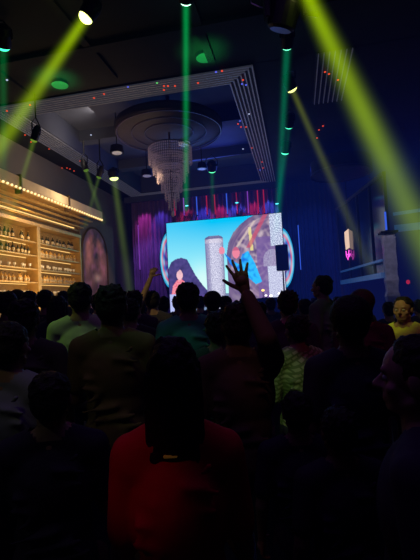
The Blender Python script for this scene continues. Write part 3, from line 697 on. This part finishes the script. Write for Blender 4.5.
def build_body(key, pose):
    A = arms_of(pose)
    def main(bm):
        torso(bm); capsule(bm, (0, -.017, 1.40), (0, -.010, 1.52), .070, .064)
        for s in (-1, 1):
            capsule(bm, (s*.092, 0, .90), (s*.10, .012, .50), .086, .056); capsule(bm, (s*.10, .012, .50), (s*.105, -.012, .09), .055, .038); ell(bm, (s*.104, -.02, .34), (.052, .056, .11))
            capsule(bm, (s*.105, -.02, .05), (s*.115, .15, .03), .038, .030)
            e, w = A[s]; u_ = 1 if e.z > 1.4 else 0
            capsule(bm, sh(s, u_), e, .052, .040); capsule(bm, e, w, .041, .027)
    ms = [remesh(main, .013, 3), remesh(headfn, .0065, 2)]
    for s in (-1, 1):
        e, w = A[s]; D = (w-e).normalized(); hp = pose.get('hand', {}).get(s) if isinstance(pose, dict) else None
        if hp: ms.append(hand_mesh(w, hp['D'], hp['N'], hp['S'], hp.get('curl', .3), hp.get('spread', .14), hp.get('sc', 1)))
        else:
            N_ = V((-s, 0, .0)) if D.z < -.3 else V((0, 0, -1)); S_ = V((0, 1, 0)) if D.z < -.3 else V((-s, 0, .0)); ms.append(hand_mesh(w, D, N_, S_, .45, .04))
    return join_meshes(ms, 'body_'+key)
def build_shirt(key, pose, long=False):
    A = arms_of(pose)
    def fn(bm):
        torso(bm, .016); ell(bm, (0, 0, .93), (.183, .138, .10))
        for s in (-1, 1):
            e, w = A[s]; a = sh(s, 1 if e.z > 1.4 else 0)
            if long: capsule(bm, a, e, .068, .054); capsule(bm, e, e.lerp(w, .88), .054, .038)
            else: capsule(bm, a, a.lerp(e, .72), .069, .060)
        for k in range(9):      # soft folds
            t = k*.7; capsule(bm, (.15*cos(t), -.115-.01*sin(k), 1.02+.05*k), (.15*cos(t+1.6), -.12, 1.00+.05*k), .016, .010, 6)
    me = remesh(fn, .012, 4)
    bb = NB(); bb.from_mesh(me)     # open the neck and the hem
    geom = [v for v in bb.verts if (v.co.z > 1.49 and hypot(v.co.x, v.co.y+.01) < .085) or v.co.z < .86]
    bmesh.ops.delete(bb, geom=geom, context='VERTS'); bb.to_mesh(me); bb.free()
    for p in me.polygons: p.use_smooth = True
    me.name = 'shirt_'+key; return me
def trousers_fn(bm):
    ell(bm, (0, 0, .95), (.172, .128, .11))
    for s in (-1, 1): capsule(bm, (s*.092, 0, .90), (s*.10, .012, .50), .098, .070); capsule(bm, (s*.10, .012, .50), (s*.105, -.012, .12), .070, .060)
def shoe_me(s):
    def fn(bm): capsule(bm, (s*.105, -.035, .05), (s*.118, .15, .042), .048, .040); box(bm, s*.105-.045, -.085, .0, s*.118+.045, .185, .03); capsule(bm, (s*.105, -.02, .05), (s*.105, -.012, .12), .048, .05)
    return remesh(fn, .009, 1)
def hair_me(kind, seed):
    rnd = random.Random(seed)
    def fn(bm):
        ell(bm, (0, -.020, 1.678), (.089, .097, .092)); ell(bm, (0, -.045, 1.640), (.082, .072, .085))
        n = 70; amp = {'short': .010, 'curly': .022, 'long': .010, 'bun': .008, 'messy': .020, 'cropped': .003}[kind]
        for k in range(n):
            t = rnd.uniform(0, 2*pi); f = rnd.uniform(.05, 1.0); c_ = V((.084*cos(t)*math.sqrt(1-f*f*.8), -.022+.092*sin(t)*math.sqrt(1-f*f*.8), 1.672+.088*f))
            if c_.y > .058 and c_.z < 1.715: continue
            if kind == 'curly': ell(bm, c_, (.022, .022, .020))
            else: d_ = V((rnd.uniform(-.5, .5), rnd.uniform(-1, .4), rnd.uniform(-.4, .7)))*amp*1.6; capsule(bm, c_, c_+d_, .013, .006, 6)
        if kind == 'curly': ell(bm, (0, -.03, 1.69), (.105, .105, .10))
        if kind == 'long':
            ell(bm, (0, -.062, 1.56), (.088, .052, .16)); 
            for k in range(16): x = -.085+.17*k/15; capsule(bm, (x, -.06, 1.66), (x*1.15, -.085+.02*abs(x)*8, 1.36+.02*rnd.random()), .020, .010, 6)
            for s in (-1, 1): capsule(bm, (s*.083, -.0, 1.68), (s*.098, -.01, 1.42), .020, .014, 6)
        if kind == 'bun': ell(bm, (0, -.115, 1.735), (.045, .045, .042)); tube(bm, [(0, -.085, 1.71), (0, -.10, 1.72)], .025)
    me = remesh(fn, .0075, 1); bb = NB(); bb.from_mesh(me)      # clear the face below the hairline
    bmesh.ops.delete(bb, geom=[v for v in bb.verts if v.co.y > .030 and v.co.z < 1.690 and abs(v.co.x) < .2], context='VERTS'); bb.to_mesh(me); bb.free()
    for p in me.polygons: p.use_smooth = True
    return me
bodies, shirts = {}, {}
for k in ('down', 'front', 'mixed'): bodies[k] = build_body(k, k); shirts[k] = build_shirt(k, k); shirts[k+'_long'] = build_shirt(k+'_long', k, True)
tro = remesh(trousers_fn, .014, 2); tro.name = 'trousers'
shoes = {s: shoe_me(s) for s in (-1, 1)}
hairs = {k: hair_me(k, i) for i, k in enumerate(('short', 'curly', 'long', 'bun', 'messy', 'cropped'))}
def eye_me():
    bb = NB(); ell(bb, (0, 0, 0), (.0125, .010, .0105)); me = bpy.data.meshes.new('eye'); bb.to_mesh(me); bb.free(); return me
eyem = eye_me()
cache = {}
def skin(i): 
    k = 'skin%d' % i
    if k not in cache: cache[k] = mat('skin_tone', [(.42, .25, .17), (.30, .17, .11), (.20, .11, .07), (.50, .31, .22)][i], .55, noise_s=6, noise_amt=.12)
    return cache[k]
def cloth(c):
    if c not in cache: cache[c] = mat('cloth', c, .85, noise_s=7, noise_amt=.22, bump=.3)
    return cache[c]
hairm = mat('dark_hair', (.018, .013, .011), .6, noise_s=60, noise_amt=.5, bump=.6, spec=.25); brownm = mat('brown_hair', (.07, .035, .02), .6, noise_s=60, noise_amt=.5, bump=.6)
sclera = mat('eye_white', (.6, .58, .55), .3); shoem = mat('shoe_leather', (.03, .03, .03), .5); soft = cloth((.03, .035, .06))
def plaid():
    m = mat('plaid_cloth', (.4, .5, .25), .85); nt = m.node_tree; bs = nt.nodes['Principled BSDF']
    tc = nt.nodes.new('ShaderNodeTexCoord'); br = nt.nodes.new('ShaderNodeTexBrick'); br.inputs['Scale'].default_value = 9; br.inputs['Color1'].default_value = (.55, .62, .38, 1); br.inputs['Color2'].default_value = (.42, .55, .28, 1); br.inputs['Mortar'].default_value = (.2, .3, .12, 1); br.inputs['Mortar Size'].default_value = .06
    mp = nt.nodes.new('ShaderNodeMapping'); mp.inputs['Rotation'].default_value = (1.2, .5, .4); nt.links.new(tc.outputs['Object'], mp.inputs[0]); nt.links.new(mp.outputs[0], br.inputs['Vector']); nt.links.new(br.outputs['Color'], bs.inputs['Base Color']); return m
cache['plaid'] = plaid()
def slot(o, m_):
    if not o.data.materials: o.data.materials.append(None)
    o.material_slots[0].link = 'OBJECT'; o.material_slots[0].material = m_
def child(name, me, m_, root):
    o = bpy.data.objects.new(name, me); C.objects.link(o); slot(o, m_); o.parent = root; return o
queue = []
def person(px, top, d, label, *a, **k): queue.append([px, top, d, label, a, k])
def make_person(px, top, d, label, shirt=(.05, .05, .06), sk=1, hair='short', pose='down', yaw=None, long=False, trousers=(.03, .035, .06), key=None, hm=None, slim=1.0, neck_tag=False, group=None):
    p = P(px, top, d); h = p.z; s = h/1.762
    rz = radians(yaw if yaw is not None else random.uniform(-6, 24))
    root = empty('person', (p.x, p.y, 0), rz); root.scale = (s*slim, s*slim, s); tag(root, label, 'person', group)
    if isinstance(pose, dict):
        # world targets -> local
        def L(v): return Matrix.Rotation(-rz, 3, 'Z') @ (V(v)-V((p.x, p.y, 0)))/s
        def LD(v): return Matrix.Rotation(-rz, 3, 'Z') @ V(v)
        pz = {'arms': {k: (L(v[0]), L(v[1])) for k, v in pose['arms'].items()}, 'hand': {k: {kk: (LD(vv) if kk in 'DNS' else vv) for kk, vv in v.items()} for k, v in pose.get('hand', {}).items()}}
        bm_ = build_body(key, pz); sm_ = build_shirt(key, pz, long)
    else: bm_ = bodies[pose]; sm_ = shirts[pose+('_long' if long else '')]
    child('body', bm_, skin(sk), root); child('shirt', sm_, cloth(shirt), root); child('trousers', tro, cloth(trousers), root)
    for k in (-1, 1): child('shoe', shoes[k], shoem, root)
    child('hair', hairs[hair], hm or hairm, root)
    if neck_tag:
        bb = NB(); box(bb, -.040, -.100, 1.442, .008, -.090, 1.450, .002); obj('neck_tag', bb, mat('yellow_tag', (.8, .6, .1), .6, 0, (1, .55, .08), .02), root)  # tag given a slight glow, light put into its material
    for k in (-1, 1):
        e_ = child('eye', eyem, sclera, root); e_.location = (k*.031, .0800, 1.644)
    return root
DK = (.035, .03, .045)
# nearest rows
person(172, 338, 1.12, 'person in a dark red shirt standing closest to the camera, back turned', (.62, .02, .025), 1, 'long', 'front', yaw=12, slim=.80, neck_tag=True)
person(414, 336, 1.08, 'person at the lower right edge seen in dark profile looking left', (.04, .03, .06), 3, 'short', 'down', yaw=70)
person(111, 286, 2.05, 'broad shouldered person in an olive brown shirt with big dark hair, left of centre', (.16, .12, .035), 2, 'messy', 'front', yaw=14)
person(187, 283, 2.75, 'person in a green shirt below the left half of the screen', (.10, .45, .22), 1, 'short', 'down', yaw=16)
person(80, 283, 3.35, 'person in a pale green collared shirt in front of the mural', (.50, .62, .30), 1, 'short', 'front', yaw=20)
person(348, 300, 2.0, 'person with big curly dark hair in a black top right of centre', (.03, .025, .05), 2, 'curly', 'down', yaw=12)
person(10, 322, 1.65, 'person in a faded blue grey shirt at the left edge', (.22, .22, .26), 1, 'short', 'mixed', yaw=0)
person(295, 315, 2.6, 'person in a light patterned green lit shirt, hands raised to the chest', 'plaid', 1, 'messy', 'front', yaw=35, long=True)
person(24, 300, 2.4, 'person with dark hair standing behind the blue grey shirt at left', (.06, .05, .04), 2, 'messy', 'down')
person(402, 297, 3.6, 'person in a bright yellow shirt with a lit face at the right', (.70, .75, .10), 0, 'cropped', 'down', yaw=150)
person(321, 276, 4.7, 'tall person in a grey green shirt standing left of the neon sign', (.15, .17, .12), 1, 'short', 'down', yaw=60)
person(360, 292, 3.3, 'person with reddish dark hair between the neon sign and the silver column', (.10, .02, .03), 2, 'curly', 'down', yaw=10, hm=brownm)
# hero raised hand
e_, w_ = P(267, 339, 1.95), P(245, 291, 2.08)
person(236, 303, 2.15, 'person in a brown top raising an open hand in front of the screen', (.13, .07, .05), 2, 'messy', {'arms': {1: (e_, w_)}, 'hand': {1: {'D': (P(236, 262, 2.1)-w_), 'N': V((.1, .9, -.1)), 'S': V((-1, -.2, 0)), 'curl': .16, 'spread': .26, 'sc': 1.05}}}, yaw=10, long=True, key='raised')
e2, w2 = P(141, 301, 5.0), P(151, 277, 5.05)
person(152, 291, 5.2, 'person raising a fist at the left edge of the screen', (.07, .06, .08), 0, 'short', {'arms': {-1: (e2, w2)}, 'hand': {-1: {'D': (P(154, 268, 5.05)-w2), 'N': V((.1, .9, -.1)), 'S': V((1, -.2, 0)), 'curl': 1.35, 'spread': .02}}}, yaw=14, key='fist')
# middle rows
mid = [
 (30, 291, 5.0, 'short haired dark person below the left shelf unit', 'short'), (46, 290, 4.6, 'dark person below the right end of the shelves', 'short'),
 (8, 292, 4.2, 'dark haired person at the left edge below the shelves', 'messy'), (58, 296, 4.6, 'person in a dark top left of the pale green collared shirt', 'long'),
 (134, 291, 4.1, 'dark haired person just left of the raised fist', 'messy'), (163, 297, 5.9, 'person with a bun left of the green shirted person', 'bun'),
 (212, 293, 4.6, 'dark haired person below the pillar picture', 'curly'), (225, 296, 5.6, 'smaller dark figure right of the pillar picture', 'short'),
 (258, 302, 4.4, 'person behind the raised forearm', 'short'), (287, 291, 3.1, 'dark haired person below the hanging loudspeaker', 'messy'),
 (304, 299, 5.2, 'dark figure between the loudspeaker and the tall person', 'short'), (338, 297, 5.5, 'dark figure right of the tall person', 'long'),
 (355, 293, 4.8, 'dark figure below the neon sign', 'short'), (388, 302, 5.4, 'dark figure at the foot of the silver column', 'short'),
 (418, 300, 5.6, 'dark figure at the right edge behind the yellow shirt', 'messy'), (98, 294, 5.6, 'dark figure at the foot of the mural', 'short'),
 (120, 293, 6.6, 'dark figure in front of the curtain left of the screen', 'short'), (178, 296, 6.6, 'dark figure below the pink figure on the screen', 'messy'),
 (200, 296, 7.0, 'dark figure between the pillar picture and the green shirt', 'short'), (244, 297, 7.2, 'dark figure far back right of the raised hand', 'long'),
 (270, 298, 6.8, 'dark figure in front of the lamps on the dj table', 'short'), (292, 296, 7.4, 'dark figure far back at the right end of the screen', 'messy'),
 (64, 291, 7.0, 'dark figure far back between shelves and mural', 'short'), (18, 291, 6.6, 'dark figure far back at the left shelves', 'curly'), (142, 297, 8.0, 'small dark figure far back at the left stage corner', 'long'),
 (156, 298, 9.2, 'small dark figure close to the stage below the oval panel', 'short'), (216, 298, 9.3, 'small dark figure close to the stage under the pillar picture', 'short'), (314, 298, 7.8, 'small dark figure far back behind the tall person', 'long'),
 (345, 299, 7.2, 'small dark figure far back near the glazed partition', 'short'), (86, 294, 7.4, 'small dark figure far back at the mural edge', 'messy')]
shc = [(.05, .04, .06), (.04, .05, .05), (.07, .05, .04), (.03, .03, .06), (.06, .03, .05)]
for i, (px, t, d, lab, hr) in enumerate(mid):
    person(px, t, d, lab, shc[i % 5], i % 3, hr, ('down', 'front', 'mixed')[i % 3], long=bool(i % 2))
# near dark bodies filling the lower corners
near = [(296, 392, 1.78, 'dark person in a black top directly in front of the light patterned shirt', 'short', (.03, .02, .045), 1), (50, 372, 1.55, 'dark person in a black top at lower left in front of the olive shirt', 'short', (.03, .02, .04), 1), 
        (130, 299, 3.6, 'dark person between the olive shirt and the green shirt', 'messy', (.04, .03, .03), 1), (336, 408, 1.36, 'dark person in front of the curly haired person at lower right', 'messy', (.03, .02, .04), 2),
        (217, 312, 2.55, 'dark person just right of the green shirted person', 'messy', (.04, .08, .05), 1),]
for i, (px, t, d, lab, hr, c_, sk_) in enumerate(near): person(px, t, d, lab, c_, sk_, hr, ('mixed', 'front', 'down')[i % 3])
for it in range(220):      # ease people apart along the floor until nobody overlaps
    for i in range(len(queue)):
        for j in range(i):
            A_, B_ = queue[i], queue[j]; a_, b_ = P(*A_[:3]), P(*B_[:3])
            if hypot(a_.x-b_.x, a_.y-b_.y) < (.58 if min(A_[2], B_[2]) > 1.9 else .46):
                f, n_ = (A_, B_) if A_[2] >= B_[2] else (B_, A_)
                if not isinstance(f[4][3] if len(f[4]) > 3 else 0, dict): f[2] += .03
                elif not isinstance(n_[4][3] if len(n_[4]) > 3 else 0, dict): n_[2] -= .03
for q_ in queue: make_person(*q_[:4], *q_[4], **q_[5])


# ------------------------------------------------------------------ lighting
def area(loc, tgt, size, e, col, sy=None):
    ld = bpy.data.lights.new('area', 'AREA'); ld.energy = e; ld.color = col; ld.size = size
    if sy: ld.shape = 'RECTANGLE'; ld.size_y = sy
    o = bpy.data.objects.new('area_light', ld); C.objects.link(o); o.location = loc
    o.rotation_euler = (Vector(tgt)-Vector(loc)).to_track_quat('-Z', 'Y').to_euler(); return o
def spot(loc, tgt, e, col, ang, blend=.5, r=.05):
    ld = bpy.data.lights.new('spot', 'SPOT'); ld.energy = e; ld.color = col; ld.spot_size = radians(ang); ld.spot_blend = blend; ld.shadow_soft_size = r
    o = bpy.data.objects.new('unseen_spot', ld); C.objects.link(o); o.location = loc  # unseen spot without a fixture body
    o.rotation_euler = (Vector(tgt)-Vector(loc)).to_track_quat('-Z', 'Y').to_euler(); return o
# warm bar light; unseen fills added for canopy, mural and upper wall
area((-5.5, 8.2, 3.75), (-6.3, 8.2, 3.0), .25, 14, (1, .66, .22), 4.5)
area((-4.3, 8.4, 2.9), (-5.4, 8.4, 4.15), .4, 38, (1, .68, .34), 4.5)
spot((-4.4, 10.9, 4.7), (-5.9, 11.7, 2.8), 70, (1, .62, .36), 42)
area((-4.7, 8.6, 4.7), (-6.2, 8.6, 5.1), .3, 16, (.95, .8, .6), 5)
# curtain colours
for x, col, e in [(-5.3, (.9, .1, .55), 10), (-4.7, (.2, .15, 1), 8), (-3.7, (1, .05, .15), 9), (-3.1, (.1, .15, 1), 11), (-2.5, (1, .05, .2), 9), (-1.9, (.1, .2, 1), 11), (-1.3, (1, .05, .15), 9), (-.8, (.1, .25, 1), 9)]:
    spot((x, 13.95, 5.3), (x, 14.6, 4.5), e*3, col, 60, .8)
spot((-4.9, 12.5, 5.2), (-5.2, 14.6, 2.8), 120, (.45, .22, 1), 50, .8)
spot((.4, 11.5, 5.3), (.5, 14.6, 3.0), 150, (.03, .12, 1), 60, .9)
spot((2.2, 12.5, 5.3), (1.6, 13.2, 2.5), 40, (.05, .15, 1), 80, .9)
area((-2.4, 11.8, 5.3), (-2.6, 9.5, 6.1), 2.0, 26, (.08, .14, 1))
spot((1.0, 6.6, 5.0), (2.0, 9.7, 2.3), 130, (.75, .72, 1), 18, .8)  # unseen spot added to brighten the silver column
area((2.9, 10.5, .6), (3.5, 11, 2.2), 1, 5, (1, .02, .1))
def look(px, py, d, src, e, col, ang): return spot(src, P(px, py, d), e, col, ang, .7, .04)  # unseen spots aimed at single people
look(62, 318, 3.3, (-3.6, 1.6, 5.2), 85, (.55, 1, .15), 10)
look(150, 334, 2.7, (-2.2, .6, 5.2), 42, (.15, 1, .35), 13)
look(92, 352, 2.1, (-1.5, -.6, 5.2), 18, (.8, .8, .12), 16)
look(280, 356, 2.6, (-.8, -.3, 5.2), 95, (.65, 1, .2), 5.5)
look(395, 320, 3.9, (-.6, 1.6, 5.2), 190, (.9, .9, .08), 9)
look(156, 490, 1.12, (-1.4, -1.3, 3.6), 16, (1, .07, .05), 5.2)
look(10, 390, 1.6, (-2.8, -.8, 5.2), 26, (.5, .6, .5), 14)
look(266, 330, 2.0, (-.4, -.6, 5.2), 24, (1, .5, .25), 8)
look(146, 290, 5.0, (-2.2, 1.4, 5.2), 160, (.9, .8, .15), 7)
look(360, 315, 3.2, (2.6, .4, 5.2), 25, (1, .06, .12), 22)
w = bpy.data.worlds.new('world'); sc.world = w; w.use_nodes = True; nt = w.node_tree
bg = nt.nodes['Background']; bg.inputs['Color'].default_value = (.3, .2, .6, 1); bg.inputs['Strength'].default_value = .02
area((-.6, 1.5, 5.2), (-.8, 2, 0), 3.0, 13, (.34, .10, .85))  # purple fill added over the near crowd, no fixture there
ve = nt.nodes.new('ShaderNodeEmission'); ve.inputs['Color'].default_value = (.035, .10, 1, 1)  # air itself emits blue, standing in for lit haze
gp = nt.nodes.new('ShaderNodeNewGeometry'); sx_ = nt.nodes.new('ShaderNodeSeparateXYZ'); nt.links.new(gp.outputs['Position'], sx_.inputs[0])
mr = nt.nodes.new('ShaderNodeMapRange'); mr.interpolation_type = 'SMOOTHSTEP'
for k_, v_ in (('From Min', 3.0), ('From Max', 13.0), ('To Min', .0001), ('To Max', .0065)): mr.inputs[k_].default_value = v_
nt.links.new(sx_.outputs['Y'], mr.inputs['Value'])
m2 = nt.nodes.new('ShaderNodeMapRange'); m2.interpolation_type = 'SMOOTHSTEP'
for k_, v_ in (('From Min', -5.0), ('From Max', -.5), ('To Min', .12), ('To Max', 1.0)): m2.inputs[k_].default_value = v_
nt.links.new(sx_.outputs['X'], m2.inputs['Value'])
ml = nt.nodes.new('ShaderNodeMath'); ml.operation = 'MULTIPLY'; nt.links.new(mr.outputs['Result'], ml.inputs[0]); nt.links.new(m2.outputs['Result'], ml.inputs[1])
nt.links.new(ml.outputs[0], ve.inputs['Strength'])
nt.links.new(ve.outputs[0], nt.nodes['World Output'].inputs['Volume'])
